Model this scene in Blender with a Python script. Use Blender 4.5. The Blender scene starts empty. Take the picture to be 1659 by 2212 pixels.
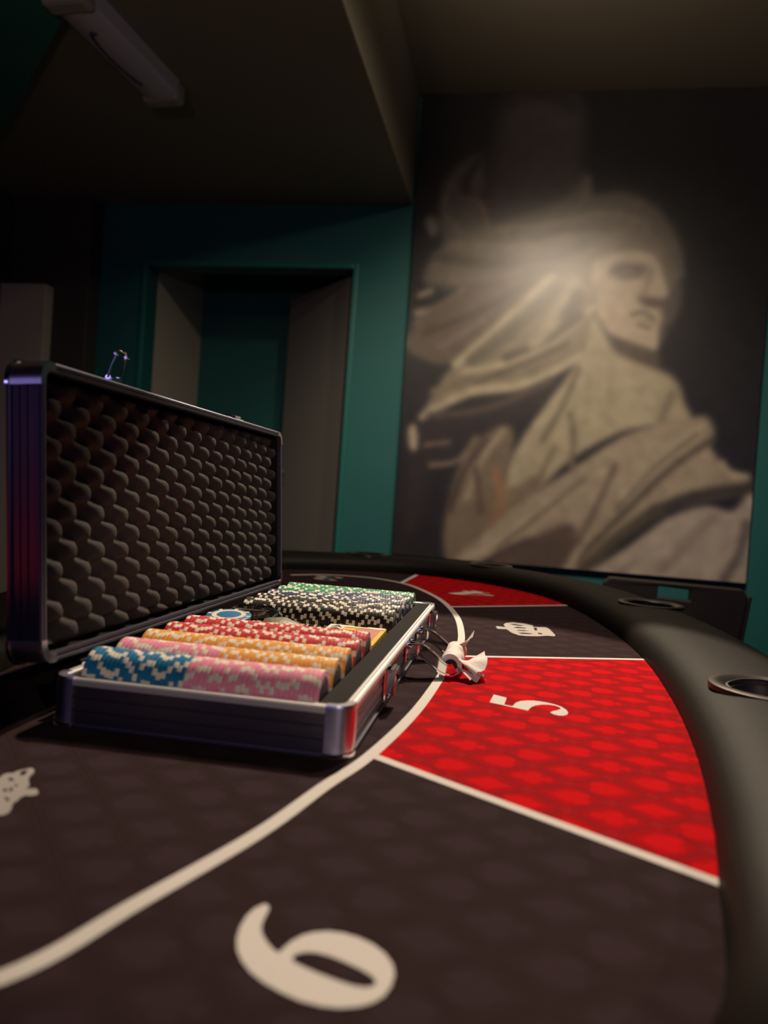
import bpy, bmesh, math, random
import numpy as np
from mathutils import Vector, Matrix, noise
from mathutils.geometry import tessellate_polygon

random.seed(11)
SC = bpy.context.scene
COL = SC.collection

# ------------------------------------------------------------------ camera
F_PX, IW, IH = 1640.0, 1659.0, 2212.0
CAM = Vector((0.30534, -0.47294, 0.16943))
YAW, PITCH, ROLL = -0.169786, -0.0218418, 0.0687319
_f = Vector((math.sin(YAW)*math.cos(PITCH), math.cos(YAW)*math.cos(PITCH), math.sin(PITCH)))
_r0 = Vector((math.cos(YAW), -math.sin(YAW), 0)); _u0 = _r0.cross(_f)
_r = _r0*math.cos(ROLL)+_u0*math.sin(ROLL); _u = -_r0*math.sin(ROLL)+_u0*math.cos(ROLL)
cd = bpy.data.cameras.new('camera'); cam = bpy.data.objects.new('camera', cd); COL.objects.link(cam)
cam.matrix_world = Matrix(((_r.x, _u.x, -_f.x, CAM.x), (_r.y, _u.y, -_f.y, CAM.y), (_r.z, _u.z, -_f.z, CAM.z), (0, 0, 0, 1)))
cd.sensor_fit = 'VERTICAL'; cd.sensor_height = 36.0; cd.lens = 36.0*F_PX/IH
cd.clip_start = 0.02
cd.dof.use_dof = True; cd.dof.focus_distance = 0.82; cd.dof.aperture_fstop = 5.2
SC.camera = cam

def ray(px, py):
    return _f + _r*((px-IW/2)/F_PX) - _u*((py-IH/2)/F_PX)
def at_z(px, py, z=0.0):
    d = ray(px, py); return CAM + d*((z-CAM.z)/d.z)
def at_y(px, py, y):
    d = ray(px, py); return CAM + d*((y-CAM.y)/d.y)
def at_x(px, py, x):
    d = ray(px, py); return CAM + d*((x-CAM.x)/d.x)

# ------------------------------------------------------------------ world, lights, exposure
SC.view_settings.view_transform = 'Standard'; SC.view_settings.look = 'None'
SC.view_settings.gamma = 1.0; SC.view_settings.use_curve_mapping = False
SC.view_settings.exposure = 0.0
w = bpy.data.worlds.new('world'); SC.world = w; w.use_nodes = True
w.node_tree.nodes['Background'].inputs[0].default_value = (0.5, 0.42, 0.36, 1)
w.node_tree.nodes['Background'].inputs[1].default_value = 0.028

def aim(o, loc, tgt):
    loc, tgt = Vector(loc), Vector(tgt)
    o.location = loc; o.rotation_euler = (tgt-loc).to_track_quat('-Z', 'Y').to_euler()
def spot(name, loc, tgt, energy, color, size, blend, rad=0.03):
    l = bpy.data.lights.new(name, 'SPOT'); l.energy = energy; l.color = color
    l.spot_size = math.radians(size); l.spot_blend = blend; l.shadow_soft_size = rad
    o = bpy.data.objects.new(name, l); COL.objects.link(o); aim(o, loc, tgt); return o
def point(name, loc, energy, color, rad):
    l = bpy.data.lights.new(name, 'POINT'); l.energy = energy; l.color = color; l.shadow_soft_size = rad
    o = bpy.data.objects.new(name, l); COL.objects.link(o); o.location = loc; return o
def area(name, loc, tgt, energy, color, sx, sy):
    l = bpy.data.lights.new(name, 'AREA'); l.shape = 'RECTANGLE'; l.size = sx; l.size_y = sy
    l.energy = energy; l.color = color
    o = bpy.data.objects.new(name, l); COL.objects.link(o); aim(o, loc, tgt); return o

WARM = (1.0, 0.81, 0.61)
spot('ceiling_downlight', (0.297, 1.451, 1.502), (0.242, 0.246, 0.0), 190, WARM, 21.4, 0.13, 0.02)
spot('shaded_pendant', (0.60, 1.25, 1.62), (0.60, 1.42, 0.62), 44.0, WARM, 166, 0.75, 0.04)
spot('underside_fill', (-0.35, 0.0, 0.80), (-0.45, 0.5, 1.4), 5.5, WARM, 140, 1.0, 0.05)  # added unseen fill that lifts the underside of the dropped ceiling
spot('doorway_fill', (-0.5, 0.85, 1.38), (-0.85, 2.78, 0.15), 26, WARM, 62, 1.0, 0.05)  # added fill to brighten the doorway and passage
spot('picture_fill', (0.35, 0.75, 1.80), (0.30, 2.78, 0.05), 102, WARM, 64, 0.9, 0.05)  # unseen spot added to brighten the picture and back wall
spot('near_chip_fill', (0.797, -0.889, 0.451), (-0.052, 0.729, -0.245), 9, WARM, 29.2, 0.2, 0.015)  # weak fill added for the near sides of the chips
spot('ceiling_fill', (0.18, 1.2, 1.42), (0.45, 1.4, 1.9), 24, WARM, 150, 0.8, 0.06)  # added upward fill that warms the main ceiling
area('blue_fill_area', (0.2, -2.5, 0.65), (0.2, 0.2, 0.1), 2.8, (0.45, 0.36, 1.0), 3.6, 0.10)  # unseen area light added for the blue tint on the case metal
area('blue_fill_area_side', (2.35, -1.4, 0.55), (0.2, 0.1, 0.05), 1.6, (0.33, 0.30, 1.0), 2.2, 0.10)  # second unseen blue light, added for the chrome corner
area('red_fill_area', (-1.5, -1.2, -0.25), (0.0, 0.0, 0.1), 1.0, (1.0, 0.05, 0.05), 1.2, 0.10)  # unseen red light added for the red cast on the lid side

# ------------------------------------------------------------------ node expression helper
class X:
    def __init__(s, nt, v): s.nt = nt; s.v = v
    def _op(s, op, *a):
        n = s.nt.nodes.new('ShaderNodeMath'); n.operation = op
        for i, q in enumerate((s,)+a):
            v = q.v if isinstance(q, X) else q
            if isinstance(v, (int, float)): n.inputs[i].default_value = v
            else: s.nt.links.new(v, n.inputs[i])
        return X(s.nt, n.outputs[0])
    def __add__(s, o): return s._op('ADD', o)
    def __radd__(s, o): return s._op('ADD', o)
    def __sub__(s, o): return s._op('SUBTRACT', o)
    def __rsub__(s, o): return (s*-1.0)+o
    def __mul__(s, o): return s._op('MULTIPLY', o)
    def __rmul__(s, o): return s._op('MULTIPLY', o)
    def __truediv__(s, o): return s._op('DIVIDE', o)
    def abs(s): return s._op('ABSOLUTE')
    def floor(s): return s._op('FLOOR')
    def rnd(s): return s._op('ROUND')
    def sqrt(s): return s._op('SQRT')
    def min(s, o): return s._op('MINIMUM', o)
    def max(s, o): return s._op('MAXIMUM', o)
    def mod(s, o): return s._op('FLOORED_MODULO', o)
    def step(s, lo, hi):            # 1 below lo, 0 above hi
        n = s.nt.nodes.new('ShaderNodeMapRange'); n.clamp = True
        s.nt.links.new(s.v, n.inputs[0])
        n.inputs[1].default_value = lo; n.inputs[2].default_value = hi
        n.inputs[3].default_value = 1.0; n.inputs[4].default_value = 0.0
        return X(s.nt, n.outputs[0])

def lin(c):
    c = [x/255.0 for x in c]
    return tuple((x/12.92 if x <= 0.04045 else ((x+0.055)/1.055)**2.4) for x in c)+(1.0,)

def mat(name, base, rough=0.5, metal=0.0, spec=0.5, noise_amt=0.0, noise_scale=60.0, bump=0.0, bump_scale=200.0, coat=0.0):
    m = bpy.data.materials.new(name); m.use_nodes = True
    nt = m.node_tree; b = nt.nodes['Principled BSDF']
    b.inputs['Base Color'].default_value = tuple(base[:3])+(1.0,)
    b.inputs['Roughness'].default_value = rough; b.inputs['Metallic'].default_value = metal
    b.inputs['Specular IOR Level'].default_value = spec; b.inputs['Coat Weight'].default_value = coat
    if noise_amt or bump:
        tc = nt.nodes.new('ShaderNodeTexCoord')
    if noise_amt:
        n = nt.nodes.new('ShaderNodeTexNoise'); n.inputs['Scale'].default_value = noise_scale; n.inputs['Detail'].default_value = 4
        nt.links.new(tc.outputs['Object'], n.inputs['Vector'])
        mx = nt.nodes.new('ShaderNodeMix'); mx.data_type = 'RGBA'
        mx.inputs[6].default_value = tuple(x*(1-noise_amt) for x in base[:3])+(1,)
        mx.inputs[7].default_value = tuple(min(1, x*(1+noise_amt)) for x in base[:3])+(1,)
        nt.links.new(n.outputs['Fac'], mx.inputs[0]); nt.links.new(mx.outputs[2], b.inputs['Base Color'])
    if bump:
        n2 = nt.nodes.new('ShaderNodeTexNoise'); n2.inputs['Scale'].default_value = bump_scale; n2.inputs['Detail'].default_value = 3
        nt.links.new(tc.outputs['Object'], n2.inputs['Vector'])
        bp = nt.nodes.new('ShaderNodeBump'); bp.inputs['Strength'].default_value = bump; bp.inputs['Distance'].default_value = 0.001
        nt.links.new(n2.outputs['Fac'], bp.inputs['Height']); nt.links.new(bp.outputs['Normal'], b.inputs['Normal'])
    return m

# suited cloth: rhombic lattice of double lines with hearts, diamonds, clubs and spades printed in the cells
LO = (0.40509, 0.30777); LA = (0.02599, 0.01956); LB = (0.02165, -0.02382)
def cloth_mat(name, c_base, c_suit, c_band, c_line):
    m = bpy.data.materials.new(name); m.use_nodes = True
    nt = m.node_tree; b = nt.nodes['Principled BSDF']; b.inputs['Roughness'].default_value = 0.85
    b.inputs['Specular IOR Level'].default_value = 0.03
    tc = nt.nodes.new('ShaderNodeTexCoord'); sp = nt.nodes.new('ShaderNodeSeparateXYZ')
    nt.links.new(tc.outputs['Object'], sp.inputs[0])
    x = X(nt, sp.outputs[0])-LO[0]; y = X(nt, sp.outputs[1])-LO[1]
    det = LA[0]*LB[1]-LA[1]*LB[0]
    u = (x*LB[1]-y*LB[0])*(1/det); v = (y*LA[0]-x*LA[1])*(1/det)
    ru = u.rnd(); rv = v.rnd(); fu = u-ru; fv = v-rv
    a = fu+fv; c = fu-fv                      # a along the suit axis, c across
    # heart with its tip at -a ; spade-like leaf with its tip at +a
    def heart(s):
        p = c*(1/0.40); q = a*(s/0.42)+0.05
        h = p*p+q*q-1.0
        return (h*h*h-p*p*q*q*q).step(-0.05, 0.05)
    hrt = heart(1.0); leaf = heart(-1.0)
    dia = (a.abs()*(1/0.58)+c.abs()*(1/0.44)).step(0.97, 1.03)
    def disc(ca, cc, r):
        return (((a-ca)*(a-ca)+(c-cc)*(c-cc)).sqrt()-r).step(-0.015, 0.015)
    tail = (c.abs()-(a*0.36-0.02)).step(-0.015, 0.015)*(a-0.55).step(-0.01, 0.01)
    club = disc(-0.27, 0.0, 0.22).max(disc(0.06, 0.23, 0.22)).max(disc(0.06, -0.23, 0.22)).max(disc(-0.05, 0, 0.18)).max(tail)
    pu = ru.mod(2.0); pc = (ru+rv).mod(2.0)
    even = club*(1.0-pu)+leaf*pu; odd = hrt*(1.0-pu)+dia*pu
    suit = even*(1.0-pc)+odd*pc
    du = 0.5-fu.abs(); dv = 0.5-fv.abs()
    dmin = du.min(dv)
    band = dmin.step(0.10, 0.12)
    line = ((du-0.055).abs().min((dv-0.055).abs())).step(0.009, 0.018)
    def mix(fac, A, B):
        n = nt.nodes.new('ShaderNodeMix'); n.data_type = 'RGBA'
        nt.links.new(fac.v, n.inputs[0])
        for k, q in ((6, A), (7, B)):
            if isinstance(q, tuple): n.inputs[k].default_value = q
            else: nt.links.new(q, n.inputs[k])
        return n.outputs[2]
    col = mix(band, lin(c_base), lin(c_band)); col = mix(line, col, lin(c_line)); col = mix(suit, col, lin(c_suit))
    nz = nt.nodes.new('ShaderNodeTexNoise'); nz.inputs['Scale'].default_value = 900; nz.inputs['Detail'].default_value = 2
    nt.links.new(tc.outputs['Object'], nz.inputs['Vector'])
    hs = nt.nodes.new('ShaderNodeHueSaturation'); nt.links.new(col, hs.inputs['Color'])
    nt.links.new((X(nt, nz.outputs['Fac'])*0.5+0.75).v, hs.inputs['Value'])
    nt.links.new(hs.outputs[0], b.inputs['Base Color'])
    bp = nt.nodes.new('ShaderNodeBump'); bp.inputs['Strength'].default_value = 0.25; bp.inputs['Distance'].default_value = 0.0004
    nt.links.new(nz.outputs['Fac'], bp.inputs['Height']); nt.links.new(bp.outputs['Normal'], b.inputs['Normal'])
    return m

M = {}
M['wall'] = mat('teal_wall_paint', (0.012, 0.125, 0.125), 0.6, noise_amt=0.06, noise_scale=3)
M['wall_trim'] = mat('teal_trim_paint', (0.014, 0.17, 0.15), 0.4)
M['dark_wall'] = mat('dark_brown_paint', (0.05, 0.046, 0.042), 0.7, noise_amt=0.08, noise_scale=3)
M['grey_panel'] = mat('grey_brown_panel', (0.50, 0.47, 0.38), 0.6, noise_amt=0.08, noise_scale=4)
M['door_leaf'] = mat('dark_grey_door', (0.26, 0.25, 0.235), 0.5, noise_amt=0.08, noise_scale=4)
M['dark_ceiling'] = mat('dark_brown_ceiling_paint', (0.22, 0.20, 0.155), 0.75, noise_amt=0.05, noise_scale=2)
M['ceiling'] = mat('dark_ceiling_paint', (0.16, 0.135, 0.10), 0.75, noise_amt=0.05, noise_scale=2)
M['floor'] = mat('dark_carpet', (0.02, 0.018, 0.018), 0.95, noise_amt=0.3, noise_scale=80)
M['black_cloth'] = cloth_mat('black_suited_cloth', (50, 37, 39), (54, 41, 45), (46, 33, 35), (52, 39, 41))
M['red_cloth'] = cloth_mat('red_suited_cloth', (170, 8, 18), (200, 8, 18), (138, 5, 13), (176, 36, 42))
M['print'] = mat('off_white_print', (0.66, 0.62, 0.58), 0.8, spec=0.15, noise_amt=0.06, noise_scale=700)
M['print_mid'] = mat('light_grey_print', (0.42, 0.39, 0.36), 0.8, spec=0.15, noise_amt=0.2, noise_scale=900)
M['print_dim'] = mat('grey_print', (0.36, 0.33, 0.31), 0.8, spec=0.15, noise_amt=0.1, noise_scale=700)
M['leather'] = mat('black_brown_leather', (0.0105, 0.0085, 0.0065), 0.55, spec=0.12, noise_amt=0.15, noise_scale=40, bump=0.25, bump_scale=900)
M['dark_wood'] = mat('dark_table_base', (0.02, 0.018, 0.017), 0.5)
M['steel'] = mat('brushed_steel', (0.26, 0.235, 0.20), 0.42, 1.0, noise_amt=0.1, noise_scale=300)
M['cup_ring'] = mat('dark_bronze_ring', (0.055, 0.048, 0.040), 0.36, 0.6, noise_amt=0.1, noise_scale=300)
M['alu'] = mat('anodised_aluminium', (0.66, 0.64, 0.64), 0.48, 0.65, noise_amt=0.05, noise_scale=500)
M['alu_lid'] = mat('shade_darkened_lip', (0.15, 0.145, 0.20), 0.42, 1.0, noise_amt=0.05, noise_scale=500)  # lid copy of the rim metal, its shade put into the colour
M['satin_chrome'] = mat('satin_chrome', (0.72, 0.70, 0.76), 0.26, 1.0, noise_amt=0.02)
M['alu_side'] = mat('dark_anodised_panel', (0.17, 0.165, 0.20), 0.40, 1.0, noise_amt=0.06, noise_scale=400)
M['chrome'] = mat('chrome', (0.82, 0.82, 0.84), 0.07, 1.0, noise_amt=0.01)
M['black_plastic'] = mat('black_plastic', (0.012, 0.012, 0.013), 0.35, noise_amt=0.1)
M['foam'] = mat('charcoal_foam', (0.050, 0.040, 0.037), 0.9, spec=0.25, noise_amt=0.35, noise_scale=900, bump=0.8, bump_scale=1300)
M['flock'] = mat('black_flocked_tray', (0.010, 0.0078, 0.006), 0.9, spec=0.2, noise_amt=0.2, noise_scale=600, bump=0.3, bump_scale=900)
M['paper'] = mat('white_tissue_paper', (0.78, 0.72, 0.68), 0.75, noise_amt=0.05, noise_scale=200, bump=0.3, bump_scale=250)
M['cream'] = mat('cream_chip_spot', (0.86, 0.79, 0.66), 0.5, noise_amt=0.05, noise_scale=300)
M['inlay'] = mat('dark_chip_inlay', (0.030, 0.026, 0.045), 0.25, noise_amt=0.1)
CHIPC = dict(blue=(0.012, 0.19, 0.38), pink=(0.90, 0.33, 0.45), orange=(0.86, 0.41, 0.07), red=(0.64, 0.04, 0.05),
             black=(0.018, 0.016, 0.014), navy=(0.03, 0.05, 0.15), green=(0.02, 0.30, 0.14))
for k, c in CHIPC.items(): M['chip_'+k] = mat(k+'_chip_clay', c, 0.42, noise_amt=0.05, noise_scale=300)
M['card_yellow'] = mat('yellow_card_border', (0.74, 0.52, 0.07), 0.4, noise_amt=0.04)
M['card_white'] = mat('ivory_card_face', (0.80, 0.74, 0.58), 0.4, noise_amt=0.03)
M['ink'] = mat('black_ink', (0.01, 0.01, 0.01), 0.4, noise_amt=0.1)
M['lamp_plastic'] = mat('grey_fixture_plastic', (0.52, 0.49, 0.58), 0.5, noise_amt=0.05, noise_scale=6)
M['lamp_dark'] = mat('dark_fixture_plastic', (0.06, 0.056, 0.06), 0.5, noise_amt=0.05, noise_scale=6)
M['cap_plastic'] = mat('beige_fixture_cap', (0.32, 0.31, 0.26), 0.5, noise_amt=0.05, noise_scale=6)
M['chair'] = mat('dark_brown_chair_vinyl', (0.040, 0.031, 0.026), 0.5, noise_amt=0.15, noise_scale=30, bump=0.2, bump_scale=500)
M['chair_edge'] = mat('tan_chair_piping', (0.10, 0.075, 0.055), 0.5, noise_amt=0.1)
M['pewter'] = mat('dark_pewter', (0.16, 0.14, 0.10), 0.55, 0.3, noise_amt=0.3, noise_scale=300, bump=0.5, bump_scale=400)
M['button_blue'] = mat('blue_button_plastic', (0.03, 0.19, 0.42), 0.35, noise_amt=0.05)
M['die'] = mat('black_die', (0.012, 0.012, 0.012), 0.2, noise_amt=0.1)
g = bpy.data.materials.new('clear_acrylic'); g.use_nodes = True
gb = g.node_tree.nodes['Principled BSDF']; gb.inputs['Transmission Weight'].default_value = 1.0
gb.inputs['Roughness'].default_value = 0.02; gb.inputs['IOR'].default_value = 1.28; gb.inputs['Base Color'].default_value = (0.92, 0.96, 0.97, 1)
M['acrylic'] = g
# red and white lattice on the card box
m = bpy.data.materials.new('red_checked_card_back'); m.use_nodes = True
nt = m.node_tree; tc = nt.nodes.new('ShaderNodeTexCoord'); ck = nt.nodes.new('ShaderNodeTexChecker')
ck.inputs['Scale'].default_value = 620; ck.inputs['Color1'].default_value = (0.62, 0.07, 0.07, 1); ck.inputs['Color2'].default_value = (0.70, 0.36, 0.30, 1)
nt.links.new(tc.outputs['Object'], ck.inputs['Vector']); nt.links.new(ck.outputs[0], nt.nodes['Principled BSDF'].inputs['Base Color'])
nt.nodes['Principled BSDF'].inputs['Roughness'].default_value = 0.4
M['card_check'] = m

# ------------------------------------------------------------------ mesh helpers
class MB:
    def __init__(s): s.v = []; s.f = []; s.m = []; s.mi = 0
    def add(s, vs, fs):
        o = len(s.v); s.v += [tuple(q) for q in vs]
        for f in fs: s.f.append(tuple(i+o for i in f)); s.m.append(s.mi)
    def box(s, lo, hi, fn=None):
        x0, y0, z0 = lo; x1, y1, z1 = hi
        vs = [(x0, y0, z0), (x1, y0, z0), (x1, y1, z0), (x0, y1, z0), (x0, y0, z1), (x1, y0, z1), (x1, y1, z1), (x0, y1, z1)]
        if fn: vs = [fn(*q) for q in vs]
        s.add(vs, [(0, 3, 2, 1), (4, 5, 6, 7), (0, 1, 5, 4), (1, 2, 6, 5), (2, 3, 7, 6), (3, 0, 4, 7)])
    def tube(s, pts, r, n=8, caps=True, closed=False):
        pts = [Vector(p) for p in pts]; rs = r if isinstance(r, (list, tuple)) else [r]*len(pts)
        up = Vector((0.13, 0.21, 0.97)); vs = []; N = len(pts)
        for i, p in enumerate(pts):
            if closed: t = (pts[(i+1) % N]-pts[i-1]).normalized()
            else: t = (pts[min(i+1, N-1)]-pts[max(i-1, 0)]).normalized()
            a = t.cross(up)
            if a.length < 1e-4: a = t.cross(Vector((1, 0, 0)))
            a.normalize(); b = t.cross(a)
            for k in range(n):
                th = 2*math.pi*k/n; vs.append(p+(a*math.cos(th)+b*math.sin(th))*rs[i])
        fs = []
        for i in range(N if closed else N-1):
            j = (i+1) % N
            for k in range(n): fs.append((i*n+k, i*n+(k+1) % n, j*n+(k+1) % n, j*n+k))
        if caps and not closed:
            fs.append(tuple(range(n))[::-1]); fs.append(tuple((N-1)*n+k for k in range(n)))
        s.add(vs, fs)
    def lathe(s, prof, n=32, fn=None, close=False):
        vs = []; fs = []
        for (r, z) in prof:
            for k in range(n):
                th = 2*math.pi*k/n; vs.append((r*math.cos(th), r*math.sin(th), z))
        P = len(prof)
        for i in range(P if close else P-1):
            j = (i+1) % P
            for k in range(n): fs.append((i*n+k, i*n+(k+1) % n, j*n+(k+1) % n, j*n+k))
        if not close:
            if prof[0][0] > 1e-6: fs.append(tuple(range(n))[::-1])
            if prof[-1][0] > 1e-6: fs.append(tuple((P-1)*n+k for k in range(n)))
        if fn: vs = [fn(*q) for q in vs]
        s.add(vs, fs)
    def sweep_xy(s, path, prof, fn=None, closed_prof=True, closed=True):
        """path: list of ((x,y),(nx,ny)); prof: list of (offset along outward normal, z)"""
        vs = []; n = len(prof); N = len(path)
        for (p, nn) in path:
            for (o, z) in prof: vs.append((p[0]+nn[0]*o, p[1]+nn[1]*o, z))
        fs = []
        for i in range(N if closed else N-1):
            j = (i+1) % N
            for k in range(n if closed_prof else n-1):
                kk = (k+1) % n; fs.append((i*n+k, j*n+k, j*n+kk, i*n+kk))
        if not closed and closed_prof:
            fs.append(tuple(range(n))); fs.append(tuple((N-1)*n+k for k in range(n))[::-1])
        if fn: vs = [fn(*q) for q in vs]
        s.add(vs, fs)
    def prism(s, loops, z0, z1, fn=None):
        """polygon with holes extruded from z0 to z1"""
        tri = tessellate_polygon([[Vector((p[0], p[1], 0)) for p in l] for l in loops])
        flat = [p for l in loops for p in l]; n = len(flat)
        vs = [(p[0], p[1], z1) for p in flat]+[(p[0], p[1], z0) for p in flat]
        fs = []
        for t in tri:
            a, b, c = [flat[i] for i in t]
            cr = (b[0]-a[0])*(c[1]-a[1])-(b[1]-a[1])*(c[0]-a[0])
            t = t if cr > 0 else t[::-1]
            fs.append(tuple(t)); fs.append(tuple(i+n for i in t[::-1]))
        o = 0
        for l in loops:
            k = len(l)
            for i in range(k): fs.append((o+i, o+i+n, o+(i+1) % k+n, o+(i+1) % k))
            o += k
        if fn: vs = [fn(*q) for q in vs]
        s.add(vs, fs)
    def mesh(s, name, mats, smooth=None):
        me = bpy.data.meshes.new(name); me.from_pydata(s.v, [], s.f)
        for q in (mats if isinstance(mats, (list, tuple)) else [mats]): me.materials.append(q)
        me.polygons.foreach_set('material_index', s.m)
        bm = bmesh.new(); bm.from_mesh(me); bmesh.ops.recalc_face_normals(bm, faces=bm.faces); bm.to_mesh(me); bm.free()
        if smooth is not None:
            me.polygons.foreach_set('use_smooth', [True]*len(me.polygons)); me.set_sharp_from_angle(angle=math.radians(smooth))
        me.update(); return me
    def build(s, name, mats, parent=None, smooth=None, bevel=0.0):
        o = bpy.data.objects.new(name, s.mesh(name, mats, smooth)); COL.objects.link(o)
        if parent:
            o.parent = parent
            o.matrix_parent_inverse = Matrix.Identity(4)
            p = parent; off = Vector((0, 0, 0))
            while p: off += p.location; p = p.parent
            o.location = -off             # mesh data are authored in world coordinates
        if bevel:
            b = o.modifiers.new('bevel', 'BEVEL'); b.width = bevel; b.segments = 2; b.limit_method = 'ANGLE'
        return o
def tag(o, label=None, cat=None, group=None, kind=None):
    if label: o['label'] = label
    if cat: o['category'] = cat
    if group: o['group'] = group
    if kind: o['kind'] = kind
    return o
def thing(name, loc, label, cat, group=None):
    o = bpy.data.objects.new(name, None); o.empty_display_size = 0.02; COL.objects.link(o); o.location = loc
    return tag(o, label, cat, group)
def catmull(pts, n=8, closed=True):
    out = []; N = len(pts)
    for i in range(N if closed else N-1):
        if closed: p0, p1, p2, p3 = pts[i-1], pts[i], pts[(i+1) % N], pts[(i+2) % N]
        else: p0, p1, p2, p3 = pts[max(i-1, 0)], pts[i], pts[i+1], pts[min(i+2, N-1)]
        for k in range(n):
            t = k/n; q = []
            for c in range(len(p1)):
                a, b, c2, d = p0[c], p1[c], p2[c], p3[c]
                q.append(0.5*((2*b)+(-a+c2)*t+(2*a-5*b+4*c2-d)*t*t+(-a+3*b-3*c2+d)*t**3))
            out.append(tuple(q))
    if not closed: out.append(tuple(pts[-1]))
    return out
def path_normals(pts, closed=True):
    out = []; N = len(pts)
    for i, p in enumerate(pts):
        if closed: a, b = pts[i-1], pts[(i+1) % N]
        else: a, b = pts[max(i-1, 0)], pts[min(i+1, N-1)]
        t = Vector((b[0]-a[0], b[1]-a[1])); t.normalize(); out.append(((p[0], p[1]), (t.y, -t.x)))
    return out      # for a counter-clockwise path the normal points outward

# ================================================================== ROOM
WY = 2.78; ZF = -0.76; ZC = 1.88; XL = -2.05; XR = 2.4; YB = -2.6
def wx(px, py): return at_y(px, py, WY)
D1 = 0.10
dl = wx(313, 700).x; dr = wx(750, 800).x; dt = wx(540, 578).z
m = MB(); m.box((XL-0.1, YB-0.1, ZF-0.05), (XR+0.1, WY+1.7, ZF)); tag(m.build('floor', M['floor']), kind='structure')
m = MB(); m.box((XL-0.1, YB-0.1, ZC), (XR+0.1, WY+1.7, ZC+0.05)); tag(m.build('ceiling', M['ceiling']), kind='structure')
m = MB()
m.box((XL, WY, ZF), (dl, WY+D1, ZC)); m.box((dr, WY, ZF), (XR, WY+D1, ZC)); m.box((dl, WY, dt), (dr, WY+D1, ZC))
tag(m.build('wall_back', M['wall']), kind='structure')
m = MB(); m.box((XL-0.1, YB, ZF), (XL, WY+1.6, ZC)); tag(m.build('wall_left', M['dark_wall']), kind='structure')
m = MB(); m.box((XR, YB, ZF), (XR+0.1, WY+D1, ZC)); tag(m.build('wall_right', M['wall']), kind='structure')
m = MB(); m.box((XL-0.1, YB-0.1, ZF), (XR+0.1, YB, ZC)); tag(m.build('wall_front', M['dark_wall']), kind='structure')
# passage behind the doorway
HY = WY+0.62
m = MB(); m.box((dl-0.14, WY+D1, ZF), (dl, HY, ZC)); tag(m.build('wall_passage_left', M['grey_panel']), kind='structure')
m = MB(); m.box((dl-0.5, HY, ZF), (XR, HY+0.1, ZC)); tag(m.build('wall_passage_back', M['wall']), kind='structure')
m = MB(); m.box((dr+0.5, WY+D1, ZF), (dr+0.6, HY, ZC)); tag(m.build('wall_passage_right', M['dark_wall']), kind='structure')
# door casing
m = MB(); t = 0.022
m.box((dl-t, WY-0.012, ZF), (dl, WY+0.002, dt+t)); m.box((dr, WY-0.012, ZF), (dr+t, WY+0.002, dt+t)); m.box((dl, WY-0.012, dt), (dr, WY+0.002, dt+t))
tag(m.build('trim_1', M['wall_trim'], bevel=0.003), kind='structure')
# open door leaf, swung into the passage on its right-hand hinges
hinge = Vector((dr-0.004, WY+D1, 0)); far = at_y(640, 700, WY+0.52); far.z = 0
dv = (far-hinge).normalized(); dn = Vector((-dv.y, dv.x, 0)); LW = (far-hinge).length
root = thing('door_1', (hinge.x, hinge.y, ZF), None, None); tag(root, kind='structure')
def dfn(a, b, c): 
    q = hinge+dv*a+dn*b; return (q.x, q.y, c)
m = MB(); m.box((0, 0, ZF+0.01), (LW, 0.04, dt-0.01), dfn); m.build('door_leaf', M['door_leaf'], root, bevel=0.002)
m = MB()
for s in (-0.012, 0.052): m.tube([dfn(LW-0.07, s*1.0, 0.25), dfn(LW-0.07, s*2.2 if s > 0 else s*3.5, 0.25), dfn(LW-0.17, s*2.2 if s > 0 else s*3.5, 0.25)], 0.009, 8)
m.build('door_handle', M['steel'], root, 40)
# grey pilaster panel and dark panel at the far left
p0 = wx(108, 640)
m = MB(); m.box((XL, WY-0.16, ZF), (p0.x*0.955, WY-0.10, at_y(60, 612, WY-0.16).z)); tag(m.build('trim_2', M['grey_panel'], bevel=0.004), kind='structure')
m = MB(); m.box((XL, WY-0.10, ZF), (wx(212, 700).x, WY-0.002, ZC)); tag(m.build('trim_3', M['dark_wall'], bevel=0.004), kind='structure')
# dropped dark ceiling, added so the upper wall on the doorway side goes dark
ZD = 1.42
m = MB(); m.box((XL+0.001, 0.5, ZD), (wx(893, 430).x, WY-0.001, ZC-0.001)); tag(m.build('trim_5', M['dark_ceiling'], bevel=0.004), kind='structure')
# teal strip under the dropped ceiling, upper left
e1 = at_z(122, 68, ZD-0.04); e0 = at_z(0, 290, ZD-0.04)
dd = (e0-e1).normalized(); q0 = e1-dd*1.2; q1 = e0+dd*0.05
m = MB(); m.prism([[(q0.x, q0.y), (q1.x, q1.y), (XL+0.002, q1.y), (XL+0.002, q0.y)]], ZD-0.04, ZD-0.0005); tag(m.build('trim_4', M['wall_trim']), kind='structure')
m = MB(); m.box((dr+t+0.001, WY-0.012, ZF), (XR, WY, ZF+0.09)); tag(m.build('baseboard_back', M['dark_wall'], bevel=0.003), kind='structure')

# ------------------------------------------------------------------ framed print on canvas (a generic draped stone figure)
px0 = wx(874, 840).x; px1 = wx(1637, 850).x; pz0 = wx(1340, 1236).z; pz1 = ZC-0.002
CD = 0.035
root = thing('wall_picture', ((px0+px1)/2, WY-CD, pz0), 'large canvas print of a draped stone figure on teal wall behind the table', 'picture')
m = MB(); m.box((px0, WY-CD+0.001, pz0), (px1, WY-0.001, pz1)); m.build('stretcher', M['dark_wall'], root, bevel=0.004)

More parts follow.
